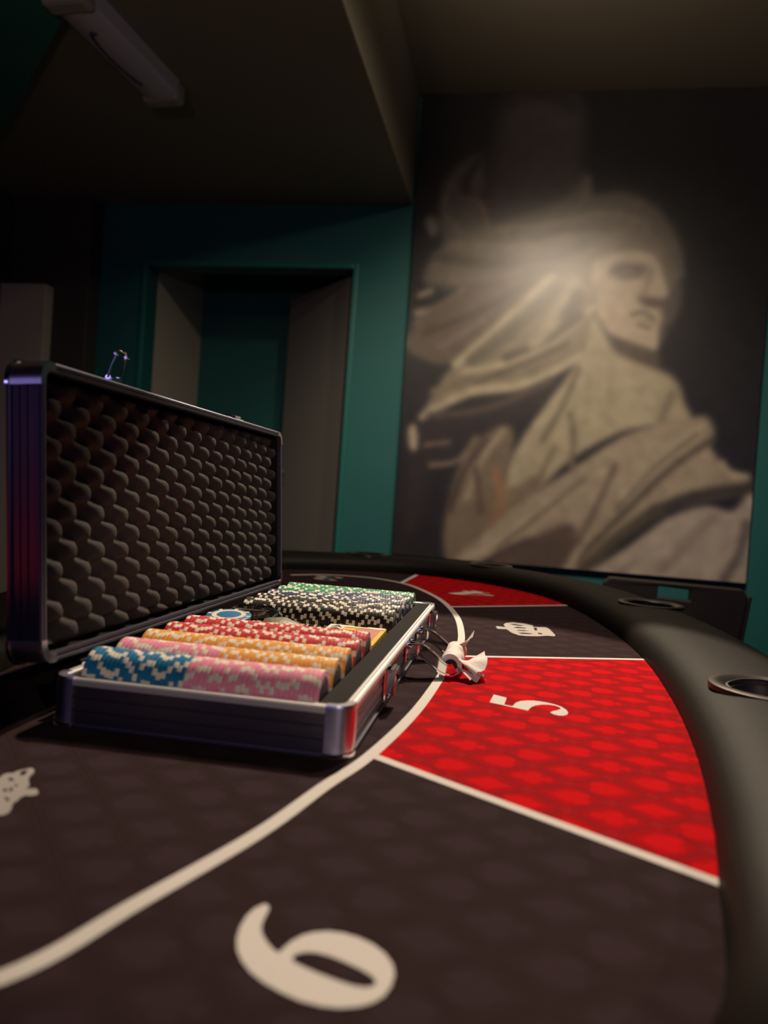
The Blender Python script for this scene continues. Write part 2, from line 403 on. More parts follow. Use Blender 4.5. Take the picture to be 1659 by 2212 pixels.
def zp(x, y): 
    q = wx(850+x*0.5426, 100+y*0.5425); return (q.x, q.z)
GX, GZ = 190, 270
gx = np.linspace(px0, px1, GX); gz = np.linspace(pz0, pz1, GZ)
PX, PZ = np.meshgrid(gx, gz); IMG = np.empty(PX.shape+(3,)); IMG[:] = (40, 38, 36)
SCL = (zp(1000, 1000)[0]-zp(0, 1000)[0])/1000.0          # metres per tracing unit
def blend(alpha, c): 
    global IMG
    IMG = IMG*(1-alpha[..., None])+np.array(c, float)*alpha[..., None]
def segdist(P, closed):
    d = np.full(PX.shape, 1e9); n = len(P)
    for i in range(n if closed else n-1):
        ax, ay = P[i]; bx, by = P[(i+1) % n]
        ex, ey = bx-ax, by-ay; L = ex*ex+ey*ey+1e-12
        tt = np.clip(((PX-ax)*ex+(PZ-ay)*ey)/L, 0, 1)
        d = np.minimum(d, np.hypot(PX-ax-ex*tt, PZ-ay-ey*tt))
    return d
def sm(x): x = np.clip(x, 0, 1); return x*x*(3-2*x)
def poly(pts, c, blur=12, op=1.0):
    P = catmull([zp(*q) for q in pts], 3); ins = np.zeros(PX.shape, bool); n = len(P)
    for i in range(n):
        ax, ay = P[i]; bx, by = P[(i+1) % n]
        if ay == by: continue
        cr = (ay > PZ) != (by > PZ); ins ^= cr & (PX < (bx-ax)*(PZ-ay)/(by-ay)+ax)
    d = segdist(P, True)*np.where(ins, 1, -1); blend(sm(d/(blur*SCL)*0.5+0.5)*op, c)
def stroke(pts, wd, c, op=1.0, blur=None):
    P = catmull([zp(*q) for q in pts], 4, False); d = segdist(P, False); wdm = wd*SCL*0.5; b = (blur or wd*0.8)*SCL
    blend(sm((wdm-d)/b+0.5)*op, c)
LT = (168, 154, 120); MD = (120, 107, 84); DK = (72, 64, 53); VD = (50, 44, 40)
# sleeve-like column of cloth rising behind the figure
poly([(350, 720), (390, 470), (440, 260), (540, 180), (690, 190), (760, 300), (745, 560), (720, 720)], (74, 66, 60), 50)
poly([(470, 250), (540, 190), (660, 190), (720, 270), (640, 240), (560, 235)], (50, 45, 42), 30)
# cloth lump at the left
poly([(180, 690), (200, 560), (270, 480), (350, 445), (365, 560), (340, 640), (400, 760), (490, 820), (300, 830), (200, 780)], (94, 86, 74), 20)
stroke([(340, 470), (290, 560), (310, 620)], 30, (56, 51, 46)); stroke([(230, 560), (210, 680), (330, 800)], 22, (112, 103, 88))
stroke([(300, 620), (350, 640), (390, 770)], 22, (128, 106, 80))
poly([(128, 700), (165, 690), (180, 750), (150, 768)], (120, 112, 95), 14)
# head cloth and hair mass
poly([(200, 800), (350, 730), (520, 690), (700, 600), (760, 520), (800, 600), (900, 590), (1010, 630), (1090, 710), (1140, 830), (1130, 960), (1090, 1060), (1000, 1220), (850, 1150), (640, 900), (420, 960), (200, 970), (120, 930)], (112, 101, 82), 26)
stroke([(180, 850), (420, 880), (640, 850), (760, 800)], 40, (86, 77, 63)); stroke([(250, 800), (480, 810), (700, 760)], 26, (130, 118, 92))
stroke([(420, 740), (620, 720), (860, 680), (1000, 720)], 24, (132, 120, 98)); stroke([(560, 780), (700, 740), (850, 740)], 26, (92, 82, 68))
stroke([(700, 690), (760, 620), (775, 540)], 22, (122, 112, 92))
# small bright folds at far left
stroke([(100, 1070), (190, 1050), (280, 985)], 34, (150, 138, 112)); stroke([(110, 1000), (150, 985)], 28, (140, 130, 104)); stroke([(90, 1110), (150, 1080)], 22, (128, 117, 94))
# face
poly([(790, 880), (840, 835), (930, 822), (1020, 828), (1052, 860), (1068, 925), (1088, 1000), (1062, 1030), (1055, 1060), (1066, 1100), (1050, 1140), (1052, 1180), (1040, 1222), (1000, 1215), (940, 1185), (870, 1160), (815, 1090), (785, 1000)], (170, 152, 122), 14)
poly([(800, 830), (880, 740), (980, 730), (1060, 800), (1085, 900), (1060, 880), (1020, 832), (930, 822), (850, 836)], (118, 106, 87), 18)
stroke([(860, 865), (930, 845), (1010, 850)], 22, (172, 156, 124)); poly([(850, 900), (900, 872), (985, 880), (1000, 915), (930, 935), (870, 925)], (112, 99, 82), 22)
stroke([(870, 905), (920, 888), (985, 898)], 14, (86, 75, 63)); stroke([(890, 925), (940, 930), (980, 918)], 9, (100, 88, 73))
stroke([(1040, 880), (1058, 940), (1075, 990)], 18, (182, 165, 134)); stroke([(1018, 900), (1008, 960), (985, 1010)], 20, (138, 123, 98))
poly([(968, 1015), (1020, 1010), (1078, 1022), (1060, 1048), (1000, 1045)], (92, 79, 65), 12)
stroke([(945, 1078), (990, 1066), (1030, 1098)], 13, (88, 76, 63)); stroke([(970, 1100), (1010, 1100), (1040, 1120)], 14, (152, 136, 108)); stroke([(968, 1118), (1015, 1130)], 12, (102, 90, 74))
poly([(1085, 1000), (1140, 960), (1130, 1060), (1090, 1130), (1066, 1180), (1058, 1130), (1068, 1080), (1062, 1040)], (84, 76, 66), 16)
stroke([(1055, 740), (1115, 830), (1135, 920)], 30, (104, 94, 78))
# neck
poly([(850, 1158), (940, 1190), (1045, 1225), (1060, 1285), (1110, 1310), (980, 1285), (900, 1240)], (82, 72, 58), 14)
# wind-blown head cloth, left
poly([(55, 1170), (140, 1060), (300, 970), (480, 930), (620, 905), (560, 985), (380, 1140), (250, 1270), (110, 1250), (60, 1215)], (98, 85, 68), 18)
stroke([(130, 1150), (330, 1070), (540, 950)], 26, (76, 66, 54)); stroke([(180, 1210), (360, 1100)], 20, (118, 104, 84))
poly([(240, 1275), (430, 1120), (640, 920), (790, 960), (800, 1060), (740, 1240), (520, 1370), (300, 1400), (120, 1480), (180, 1360)], (128, 116, 90), 18)
stroke([(250, 1270), (430, 1110), (630, 925)], 32, LT); stroke([(320, 1255), (480, 1130), (650, 970)], 52, (98, 91, 70))
stroke([(285, 1300), (420, 1275), (620, 1190), (790, 1050)], 26, LT); stroke([(450, 1245), (600, 1180), (740, 1080)], 34, (88, 80, 63))
stroke([(560, 1190), (650, 1080), (720, 960)], 50, (150, 138, 108)); stroke([(690, 1080), (730, 1000)], 50, (86, 80, 68))
stroke([(120, 1482), (300, 1382), (520, 1352), (740, 1240)], 34, LT); stroke([(160, 1380), (330, 1330), (560, 1300)], 28, (118, 108, 82)); stroke([(330, 1345), (520, 1270), (690, 1190)], 20, (92, 84, 64))
poly([(60, 1640), (110, 1500), (300, 1430), (500, 1390), (620, 1350), (520, 1500), (300, 1590), (160, 1690), (100, 1900), (50, 1950)], VD, 24)
stroke([(150, 1475), (380, 1445), (620, 1340)], 30, (80, 70, 58))
poly([(62, 1530), (85, 1505), (100, 1550), (95, 1610), (70, 1600)], LT, 12)
stroke([(130, 1590), (220, 1580)], 18, (118, 98, 76)); stroke([(150, 1670), (260, 1650), (330, 1560)], 22, (122, 104, 82))
# chest
poly([(790, 1085), (850, 1170), (900, 1235), (1060, 1300), (1125, 1345), (1150, 1420), (1172, 1490), (1060, 1510), (900, 1540), (700, 1650), (560, 1780), (430, 1800), (470, 1640), (560, 1490), (740, 1245)], (158, 145, 112), 16)
stroke([(735, 1290), (670, 1440), (590, 1575)], 20, (108, 99, 74)); stroke([(700, 1470), (715, 1560), (705, 1670)], 22, (112, 101, 76)); stroke([(860, 1320), (850, 1500)], 16, (146, 134, 102)); stroke([(780, 1320), (765, 1500)], 14, (144, 132, 100))
stroke([(1100, 1390), (1060, 1490)], 30, (124, 113, 88)); stroke([(640, 1600), (560, 1760)], 20, (118, 108, 80))
# lower left drapery
poly([(200, 1930), (260, 1680), (350, 1560), (450, 1510), (480, 1570), (450, 1760), (600, 1700), (470, 1950), (300, 2060), (225, 2070)], (116, 101, 77), 20)
stroke([(440, 1530), (360, 1640), (290, 1800)], 22, (152, 138, 108)); stroke([(370, 1570), (280, 1700), (230, 1850)], 18, (70, 58, 50)); stroke([(410, 1700), (430, 1800), (400, 1900)], 40, (136, 104, 72)); stroke([(330, 1680), (350, 1850)], 24, (88, 74, 60))
# shawl
poly([(1170, 1485), (1235, 1478), (1270, 1535), (1255, 1600), (1330, 1690), (1390, 1710), (1412, 1755), (1360, 1785), (1050, 1845), (900, 1945), (700, 2110), (630, 2100), (690, 1985), (560, 1955), (420, 2010), (290, 2080), (215, 2070), (480, 1840), (700, 1690), (900, 1560), (1060, 1505)], (152, 136, 108), 16)
stroke([(1258, 1570), (1100, 1680), (930, 1840), (730, 2040)], 26, (88, 79, 62)); stroke([(1230, 1510), (1080, 1630), (900, 1800)], 18, (172, 156, 124)); stroke([(1200, 1545), (1020, 1690), (880, 1850)], 14, (108, 97, 76))
stroke([(880, 1670), (820, 1800), (730, 1980)], 24, (104, 91, 71)); stroke([(640, 1800), (430, 1960), (250, 2060)], 26, (164, 147, 118)); stroke([(760, 1720), (560, 1880), (420, 1990)], 20, (118, 104, 82))
poly([(400, 2030), (540, 1960), (680, 1900), (730, 1960), (650, 2090), (420, 2110)], (88, 73, 60), 22)
stroke([(690, 2080), (740, 2000)], 26, (160, 142, 116)); stroke([(1405, 1762), (1200, 1790), (1040, 1852)], 46, (62, 54, 45)); stroke([(1040, 1850), (900, 1945), (750, 2080)], 46, (82, 72, 55)); stroke([(1300, 1660), (1330, 1700), (1400, 1715)], 22, (170, 154, 122))
# lower right cloth
poly([(1425, 1830), (1400, 1785), (1340, 1850), (1230, 1830), (1080, 1880), (930, 1990), (720, 2130), (760, 2200), (1440, 2200)], (162, 147, 124), 16)
stroke([(1395, 1900), (1370, 2010), (1310, 2120)], 34, (100, 89, 80)); stroke([(1260, 1880), (1150, 1990), (1060, 2080)], 44, (138, 124, 104)); stroke([(960, 2040), (860, 2130)], 24, (142, 126, 106)); stroke([(1405, 1795), (1425, 1850)], 16, (182, 168, 138))

def soft(A, s):
    k = np.exp(-0.5*(np.arange(-4, 5)/s)**2); k /= k.sum()
    for ax in (0, 1):
        P = np.pad(A, [(4, 4) if i == ax else (0, 0) for i in range(3)], mode='edge')
        A = sum(k[i]*np.take(P, range(i, i+A.shape[ax]), axis=ax) for i in range(9))
    return A
rng = np.random.default_rng(5)
grain = soft(rng.normal(0, 1, IMG.shape[:2]+(1,)), 2.0)
IMG = np.clip(soft(IMG, 1.3)*(1+0.16*grain), 0, 255)
me = bpy.data.meshes.new('printed_canvas')
vs = [(PX[j, i], WY-CD, PZ[j, i]) for j in range(GZ) for i in range(GX)]
fs = [(j*GX+i, j*GX+i+1, (j+1)*GX+i+1, (j+1)*GX+i) for j in range(GZ-1) for i in range(GX-1)]
me.from_pydata(vs, [], fs)
ca = me.color_attributes.new('print', 'FLOAT_COLOR', 'POINT')
L = IMG.reshape(-1, 3)/255.0; L = np.where(L <= 0.04045, L/12.92, ((L+0.055)/1.055)**2.4)
ca.data.foreach_set('color', np.concatenate([L*np.array([1.18, 1.26, 1.55]), np.ones((len(L), 1))], 1).ravel())
pm = mat('canvas_print', (0.5, 0.5, 0.5), 0.33, spec=0.5)
at = pm.node_tree.nodes.new('ShaderNodeVertexColor'); at.layer_name = 'print'
pm.node_tree.links.new(at.outputs['Color'], pm.node_tree.nodes['Principled BSDF'].inputs['Base Color'])
me.materials.append(pm)
o = bpy.data.objects.new('printed_canvas', me); COL.objects.link(o); o.parent = root; o.location = -root.location

# ------------------------------------------------------------------ ceiling light fixture
fa = at_z(155, 25, ZD-0.06); fb = at_z(348, 218, ZD-0.06)
fd = (fb-fa); FL = fd.length; fd.normalize(); fn_ = Vector((fd.y, -fd.x, 0)); FW = 0.060
root = thing('ceiling_fixture', ((fa+fb)/2).to_tuple()[:2]+(ZD,), 'long grey plastic fixture with end caps on the dark ceiling', 'light fixture')
def ffn(a, b, c):
    q = fa+fd*a+fn_*b; return (q.x, q.y, c)
m = MB(); prof = [(-FW, ZD-0.0005), (-FW, ZD-0.042), (-FW*0.7, ZD-0.056), (0, ZD-0.060), (FW*0.7, ZD-0.056), (FW, ZD-0.042), (FW, ZD-0.0005)]
vs = [ffn(a, b, z) for a in (0.0, FL) for (b, z) in prof]; n = len(prof)
m.add(vs, [(k, k+1, n+k+1, n+k) for k in range(n-1)]+[(0, n, 2*n-1, n-1), tuple(range(n)), tuple(range(n, 2*n))]); m.build('housing', M['lamp_plastic'], root, 50)
for a0, a1 in ((-0.045, 0.012), (FL-0.012, FL+0.04)):
    m = MB(); m.box((a0, -FW*1.06, ZD-0.064), (a1, FW*1.06, ZD-0.0005), ffn); m.build('end_cap', M['cap_plastic'], root, bevel=0.012)
m = MB(); m.tube([ffn(FL*(0.5+0.30*math.cos(t_)), FW*0.45*math.sin(t_), ZD-0.0600+0.005*abs(math.sin(t_))) for t_ in [math.pi*(0.9+k/11.0) for k in range(12)]], 0.006, 6); m.build('groove_trim', M['lamp_dark'], root, 40)

# ================================================================== TABLE
INNER = [(.4112, -.0985), (.428, -.0148), (.4465, .1087), (.4601, .2616), (.4651, .4473), (.4500, .6483), (.4071, .8826), (.345, 1.02), (.258, 1.115), (.18, 1.160),
         (.104, 1.181), (.03, 1.172), (-.044, 1.142), (-.157, 1.066), (-.215, .95), (-.222, .75), (-.19, .5), (-.15, .3), (-.115, .14), (-.10, .02), (-.115, -.10), (-.15, -.22),
         (-.10, -.325), (.0, -.375), (.12, -.385), (.24, -.35), (.33, -.285), (.385, -.204)]
inner = catmull(INNER, 6)
tbl = thing('poker_table', (0.15, 0.40, ZF), 'poker table with black and red suited cloth and padded dark rail', 'table')
def shifted(path, d): return [(p[0]+n[0]*d, p[1]+n[1]*d) for p, n in path]
pin = path_normals(inner)
m = MB(); m.prism([shifted(pin, 0.03)], -0.018, 0.0); m.build('playing_surface', M['black_cloth'], tbl)
# padded rail
RW = 0.135; prof = []
for k in range(17):
    t_ = math.pi*k/16; c_, s_ = -math.cos(t_), math.sin(t_)
    prof.append((RW/2+RW/2*math.copysign(abs(c_)**0.8, c_), 0.0006+0.0325*abs(s_)**0.75))
prof += [(RW, -0.03), (RW-0.015, -0.045), (0.035, -0.045), (0.032, -0.019)]
prof[-1] = (0.032, -0.019)
prof.insert(0, (0.031, -0.0012)); 
# cup holders need openings in the rail, so the rail is swept in a skin and the cups carry their own rings
m = MB(); m.sweep_xy(pin, prof); rail = m.build('padded_rail', M['leather'], tbl, 60)
m = MB(); m.prism([shifted(pin, 0.06)], -0.10, -0.0185); m.build('table_apron', M['dark_wood'], tbl)
for yy in (-0.05, 0.82):
    m = MB(); m.box((0.10, yy-0.05, ZF+0.04), (0.20, yy+0.05, -0.10)); m.box((-0.12, yy-0.06, ZF), (0.42, yy+0.06, ZF+0.04)); m.build('pedestal', M['dark_wood'], tbl, bevel=0.006)

def strip(pts, wd, z0, z1, name, material, closed=False):
    m = MB(); pn = path_normals(pts, closed); m.sweep_xy(pn, [(-wd/2, z0), (wd/2, z0), (wd/2, z1), (-wd/2, z1)], closed=closed)
    return m.build(name, material, tbl)
LINE = [(.02, -.33), (.10, -.288), (.148, -.2471), (.1687, -.1916), (.1936, -.1181), (.2091, -.0506), (.2245, .0108), (.2399, .1266), (.2485, .2757), (.2530, .401),
        (.2500, .4945), (.2316, .6451), (.1916, .8089), (.1287, .9548), (.0787, 1.0168), (.02, 1.045), (-.06, 1.03), (-.12, .97)]
line = catmull(LINE, 8, False)
strip(line, 0.0086, 0.0001, 0.00042, 'printed_border_line', M['print'])
# red seat sections between the border line and the rail
def cross(curve, p, q):
    """index and point where the curve crosses the segment p-q (extended a bit)"""
    best = None
    for i in range(len(curve)-1):
        a, b = curve[i], curve[i+1]
        d1 = (b[0]-a[0], b[1]-a[1]); d2 = (q[0]-p[0], q[1]-p[1]); den = d1[0]*d2[1]-d1[1]*d2[0]
        if abs(den) < 1e-12: continue
        s_ = ((p[0]-a[0])*d2[1]-(p[1]-a[1])*d2[0])/den; t_ = ((p[0]-a[0])*d1[1]-(p[1]-a[1])*d1[0])/den
        if -0.001 <= s_ <= 1.001 and -0.25 <= t_ <= 1.3:
            pt = (a[0]+d1[0]*s_, a[1]+d1[1]*s_)
            if best is None or abs(t_-0.5) < best[2]: best = (i, pt, abs(t_-0.5))
    return best
outer = shifted(pin, 0.020)
outer = outer[-30:]+outer[:90]           # contiguous run through the right-hand side
DIV = [((.2271, .0099), (.4104, -.0992)), ((.2589, .3555), (.4647, .4444)), ((.2245, .7375), (.4071, .8826)), ((.0933, .9257), (.104, 1.1811))]
def section(d0, d1, name):
    a0 = cross(line, *d0); a1 = cross(line, *d1); b0 = cross(outer, *d0); b1 = cross(outer, *d1)
    lp = [a0[1]]+line[a0[0]+1:a1[0]+1]+[a1[1]]; op = [b0[1]]+outer[b0[0]+1:b1[0]+1]+[b1[1]]
    m = MB(); m.prism([lp+op[::-1]], -0.0002, 0.00018); return m.build(name, M['red_cloth'], tbl)
tag(section(DIV[0], DIV[1], 'seat_section'), 'red suited seat section printed with number 5')
tag(section(DIV[2], DIV[3], 'seat_section'), 'red suited seat section at the far end')
for d in DIV:
    a0 = cross(line, *d); b0 = cross(outer, *d)
    strip([a0[1], b0[1]], 0.0078, 0.0001, 0.00038, 'printed_seat_line', M['print'])
def zprint(name, loops, org, sc, material, label):
    L_ = []
    for l in loops: L_.append([at_z(org[0]+x/sc, org[1]+y/sc, 0.0004).to_tuple()[:2] for x, y in l])
    m = MB(); m.prism(L_, 0.0001, 0.00045); return tag(m.build(name, material, tbl), label)
zprint('printed_number', [[(200, 152), (412, 205), (372, 315), (505, 343), (520, 325), (560, 285), (640, 258), (740, 250), (850, 252), (960, 265), (1080, 285), (1200, 315), (1300, 350), (1380, 400), (1412, 445), (1400, 480), (1340, 497), (1260, 495), (1170, 475), (1117, 445), (1170, 420), (1250, 405), (1295, 385), (1270, 360), (1180, 330), (1080, 318), (980, 318), (880, 332), (810, 360), (775, 395), (758, 415), (132, 280)]],
       (1040, 1480), 7.541, M['print'], 'white number 5 on the red section')
zprint('printed_number', [[(375, 135), (405, 142), (422, 165), (415, 195), (390, 240), (360, 300), (350, 360), (365, 420), (410, 490), (460, 545), (508, 575), (540, 540), (620, 470), (720, 415), (830, 388), (950, 380), (1080, 395), (1220, 435), (1350, 495), (1460, 580), (1530, 680), (1545, 770), (1515, 870), (1450, 960), (1350, 1020), (1220, 1055), (1050, 1068), (880, 1050), (700, 1005), (530, 930), (370, 840), (250, 745), (170, 640), (130, 540), (130, 440), (160, 340), (220, 240), (290, 175)],
       [(620, 625), (660, 585), (740, 565), (840, 570), (960, 600), (1100, 655), (1240, 720), (1340, 780), (1380, 830), (1360, 870), (1290, 885), (1180, 870), (1040, 825), (880, 765), (740, 705), (650, 660)]],
       (480, 1920), 4.1475, M['print'], 'white number 6 on the black cloth')
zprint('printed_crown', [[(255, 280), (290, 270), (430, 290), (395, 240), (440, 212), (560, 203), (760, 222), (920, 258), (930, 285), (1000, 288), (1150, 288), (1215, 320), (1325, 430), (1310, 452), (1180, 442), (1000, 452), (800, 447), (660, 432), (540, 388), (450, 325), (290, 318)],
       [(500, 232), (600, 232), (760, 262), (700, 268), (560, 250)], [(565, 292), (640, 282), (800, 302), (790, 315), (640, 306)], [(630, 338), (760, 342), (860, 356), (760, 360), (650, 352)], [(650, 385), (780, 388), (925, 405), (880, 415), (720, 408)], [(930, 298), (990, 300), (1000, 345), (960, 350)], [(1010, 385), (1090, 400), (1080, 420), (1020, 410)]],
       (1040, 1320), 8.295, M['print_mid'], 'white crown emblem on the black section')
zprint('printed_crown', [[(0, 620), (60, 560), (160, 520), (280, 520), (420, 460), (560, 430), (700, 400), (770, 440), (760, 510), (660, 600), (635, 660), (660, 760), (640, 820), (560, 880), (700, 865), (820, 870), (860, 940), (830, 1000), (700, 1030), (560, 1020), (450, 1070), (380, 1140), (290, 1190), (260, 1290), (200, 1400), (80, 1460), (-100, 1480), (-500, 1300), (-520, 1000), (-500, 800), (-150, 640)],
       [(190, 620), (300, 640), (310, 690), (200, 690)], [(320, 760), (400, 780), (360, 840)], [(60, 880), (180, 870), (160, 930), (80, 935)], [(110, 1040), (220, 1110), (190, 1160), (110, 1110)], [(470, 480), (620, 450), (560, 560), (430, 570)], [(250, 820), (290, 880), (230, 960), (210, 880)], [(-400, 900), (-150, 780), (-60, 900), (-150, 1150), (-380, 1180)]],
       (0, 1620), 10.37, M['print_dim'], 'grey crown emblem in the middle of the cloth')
def digit(loops, c, up, h, label, material):
    up = Vector(up).normalized(); rt = Vector((up.y, -up.x)); L_ = []
    for l in loops: L_.append([(c.x+(rt.x*(x-0.4)+up.x*(y-0.5))*h, c.y+(rt.y*(x-0.4)+up.y*(y-0.5))*h) for x, y in l])
    m = MB(); m.prism(L_, 0.0001, 0.00045); tag(m.build('printed_number', material, tbl), label)
digit([[(0.0, 0.30), (0.50, 1.0), (0.66, 1.0), (0.66, 0.33), (0.82, 0.33), (0.82, 0.24), (0.66, 0.24), (0.66, 0.04), (0.78, 0.04), (0.78, 0.0), (0.28, 0.0), (0.28, 0.04), (0.42, 0.04), (0.42, 0.24), (0.0, 0.24)], [(0.06, 0.33), (0.42, 0.33), (0.42, 0.82)]],
      at_z(1020, 1283), (-0.55, -0.83), 0.085, 'white number 4 on the far red section', M['print'])
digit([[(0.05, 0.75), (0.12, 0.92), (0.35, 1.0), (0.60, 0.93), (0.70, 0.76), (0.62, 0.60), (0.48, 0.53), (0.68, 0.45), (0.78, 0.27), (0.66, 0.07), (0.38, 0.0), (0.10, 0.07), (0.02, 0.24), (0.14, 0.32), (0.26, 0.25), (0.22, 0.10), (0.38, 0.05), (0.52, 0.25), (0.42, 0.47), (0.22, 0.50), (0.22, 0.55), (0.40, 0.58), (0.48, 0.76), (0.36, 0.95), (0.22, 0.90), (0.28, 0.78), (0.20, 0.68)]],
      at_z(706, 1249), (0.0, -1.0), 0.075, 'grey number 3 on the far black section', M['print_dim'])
# cup holders let into the rail
def cup(c, name_label, tilt=0.0):
    m = MB(); R = 0.0435; z = 0.0325
    m.lathe([(R+0.005, z-0.003), (R+0.0045, z+0.0012), (R+0.001, z+0.0024), (R-0.004, z+0.0018), (R-0.010, z-0.0015), (R-0.011, z-0.012), (R-0.014, z-0.012), (R-0.013, z-0.004)], 48, lambda x, y, zz: (c[0]+x, c[1]+y, zz), close=True)
    o = m.build('cup_holder_ring', M['cup_ring'], tbl, 50)
    m = MB(); m.lathe([(R-0.0105, z-0.0005), (R-0.012, z-0.045), (0.0005, z-0.047), (0.0005, z-0.0475), (R-0.008, z-0.0475), (R-0.0065, z-0.0015)], 40, lambda x, y, zz: (c[0]+x, c[1]+y, zz), close=True)
    return o, m.build('cup_well', M['dark_wood'], tbl, 50)
cups = [(0.5190, 0.7310), (0.5230, 0.1930), (0.262, 1.205), (-0.02, 1.235)]
for c in cups: cup(c, '')
cut = MB()
for c in cups: cut.lathe([(0.034, -0.020), (0.034, 0.2)], 40, lambda x, y, zz, c=c: (c[0]+x, c[1]+y, zz))
cm = cut.mesh('rail_cutter', M['leather']); co = bpy.data.objects.new('rail_cutter', cm); COL.objects.link(co)
bo = rail.modifiers.new('cups', 'BOOLEAN'); bo.object = co; bo.operation = 'DIFFERENCE'; bo.solver = 'EXACT'
dg = bpy.context.evaluated_depsgraph_get(); dg.update()
nm = bpy.data.meshes.new_from_object(rail.evaluated_get(dg)); rail.modifiers.clear(); rail.data = nm
bpy.data.objects.remove(co)

# ================================================================== CASE
B0 = Vector((0.0079, -0.0098, 0.0)); EX = Vector((0.99976, 0.0220, 0)); EY = Vector((-0.0012, 1.0, 0))
CW, CL, CH = 0.2048, 0.5194, 0.0335
def T(x, y, z):
    q = B0+EX*x+EY*y; return (q.x, q.y, q.z+z)
LEAN = 0.069; LH = 0.025
LU = Vector((-math.sin(LEAN), 0, math.cos(LEAN))); LN = Vector((math.cos(LEAN), 0, math.sin(LEAN)))
L0 = Vector((0.0018, -0.0115, 0.0336))+LU*0.0065; LL = 0.5318; LWD = 0.2045
def TL(x, y, z):          # x up the lid, y along, z towards the opening (0 = outer panel, LH = rim)
    q = L0+LU*x+Vector((0, y, 0))+LN*(z-LH); return (q.x, q.y, q.z)
def rrect(W_, L_, r, n=6):
    pts = []
    for cx, cy, a0 in ((W_-r, r, -90), (W_-r, L_-r, 0), (r, L_-r, 90), (r, r, 180)):
        for k in range(n+1):
            a = math.radians(a0+90*k/n); pts.append(((cx+r*math.cos(a), cy+r*math.sin(a)), (math.cos(a), math.sin(a))))
    return pts
case = thing('poker_chip_case', (0.11, 0.25, 0.0), 'open aluminium poker chip case with foam lined lid standing on the table', 'case')
def shell(fn, W_, L_, H_, prefix):
    RC = 0.0125
    # grooved extruded side wall swept round the shell
    pr = [(-0.0022, 0.002), (-0.0002, 0.002), (0.0, 0.0035)]
    nb = 3; z = 0.0045; stp = (H_-0.0075)/nb
    for k in range(nb):
        pr += [(0.0, z), (0.0, z+stp-0.0016), (-0.0009, z+stp-0.0012), (-0.0009, z+stp-0.0004), (0.0, z+stp)]; z += stp
    pr += [(0.0, H_-0.0025), (-0.0022, H_-0.0025)]
    m = MB(); m.sweep_xy(rrect(W_, L_, RC), pr, fn); m.build(prefix+'_wall', M['alu_side'], case, 35)
    # rim: double-ridged aluminium lip
    pr = [(-0.0060, H_-0.0048), (-0.0060, H_-0.0004), (-0.0050, H_), (-0.0036, H_), (-0.0032, H_-0.0011), (-0.0024, H_-0.0011), (-0.0020, H_), (-0.0004, H_), (0.0009, H_-0.0010), (0.0009, H_-0.0046), (-0.0002, H_-0.0048)]
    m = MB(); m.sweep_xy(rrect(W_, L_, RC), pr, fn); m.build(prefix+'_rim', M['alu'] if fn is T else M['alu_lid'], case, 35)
    m = MB(); m.prism([[p for p, n in rrect(W_-0.003, L_-0.003, RC-0.001)]], 0.0005, 0.0024, lambda x, y, z: fn(x+0.0015, y+0.0015, z)); m.build(prefix+'_panel', M['black_plastic'], case)
    m = MB(); m.sweep_xy(rrect(W_, L_, RC), [(-0.004, 0.0), (0.0014, 0.0), (0.0018, 0.0016), (0.0014, 0.0034), (-0.004, 0.0030)], fn); m.build(prefix+'_edge_rail', M['alu_side'], case, 35)
    # chrome corner guards
    for ci, (cx, cy, a0) in enumerate(((W_-RC, RC, -90), (W_-RC, L_-RC, 0), (RC, L_-RC, 90), (RC, RC, 180))):
        path = []
        def pt(a): a = math.radians(a); return ((cx+RC*math.cos(a), cy+RC*math.sin(a)), (math.cos(a), math.sin(a)))
        p, n = pt(a0); tng = (n[1], -n[0]); path.append(((p[0]+tng[0]*0.0035, p[1]+tng[1]*0.0035), n)) 
        for k in range(9): path.append(pt(a0+90*k/8))
        p, n = pt(a0+90); tng = (-n[1], n[0]); path.append(((p[0]+tng[0]*0.0035, p[1]+tng[1]*0.0035), n))
        # the tangents above run away from the corner along both walls
        m = MB(); m.sweep_xy(path, [(0.0002, 0.0018), (0.0012, 0.0018), (0.0016, 0.0028), (0.0012, 0.0040), (0.0012, H_-0.0016), (0.0006, H_+0.0006), (-0.0050, H_+0.0008), (-0.0050, H_+0.0002), (0.0002, H_-0.0010)], fn, closed=False)
        c = m.build('corner_guard', M['satin_chrome'], case, 30)
        # lower flange with its rivet
        m = MB(); m.sweep_xy(path, [(-0.004, -0.0012), (0.0016, -0.0012), (0.0030, 0.0), (0.0026, 0.0022), (0.0012, 0.0024), (0.0002, 0.0012), (-0.004, 0.0004)], lambda x, y, z: fn(x, y, z+(0.0012 if fn is T else 0)), closed=False); m.build('corner_foot', M['chrome'], case, 35)
shell(T, CW, CL, CH, 'body'); shell(TL, LWD, LL, LH, 'lid')
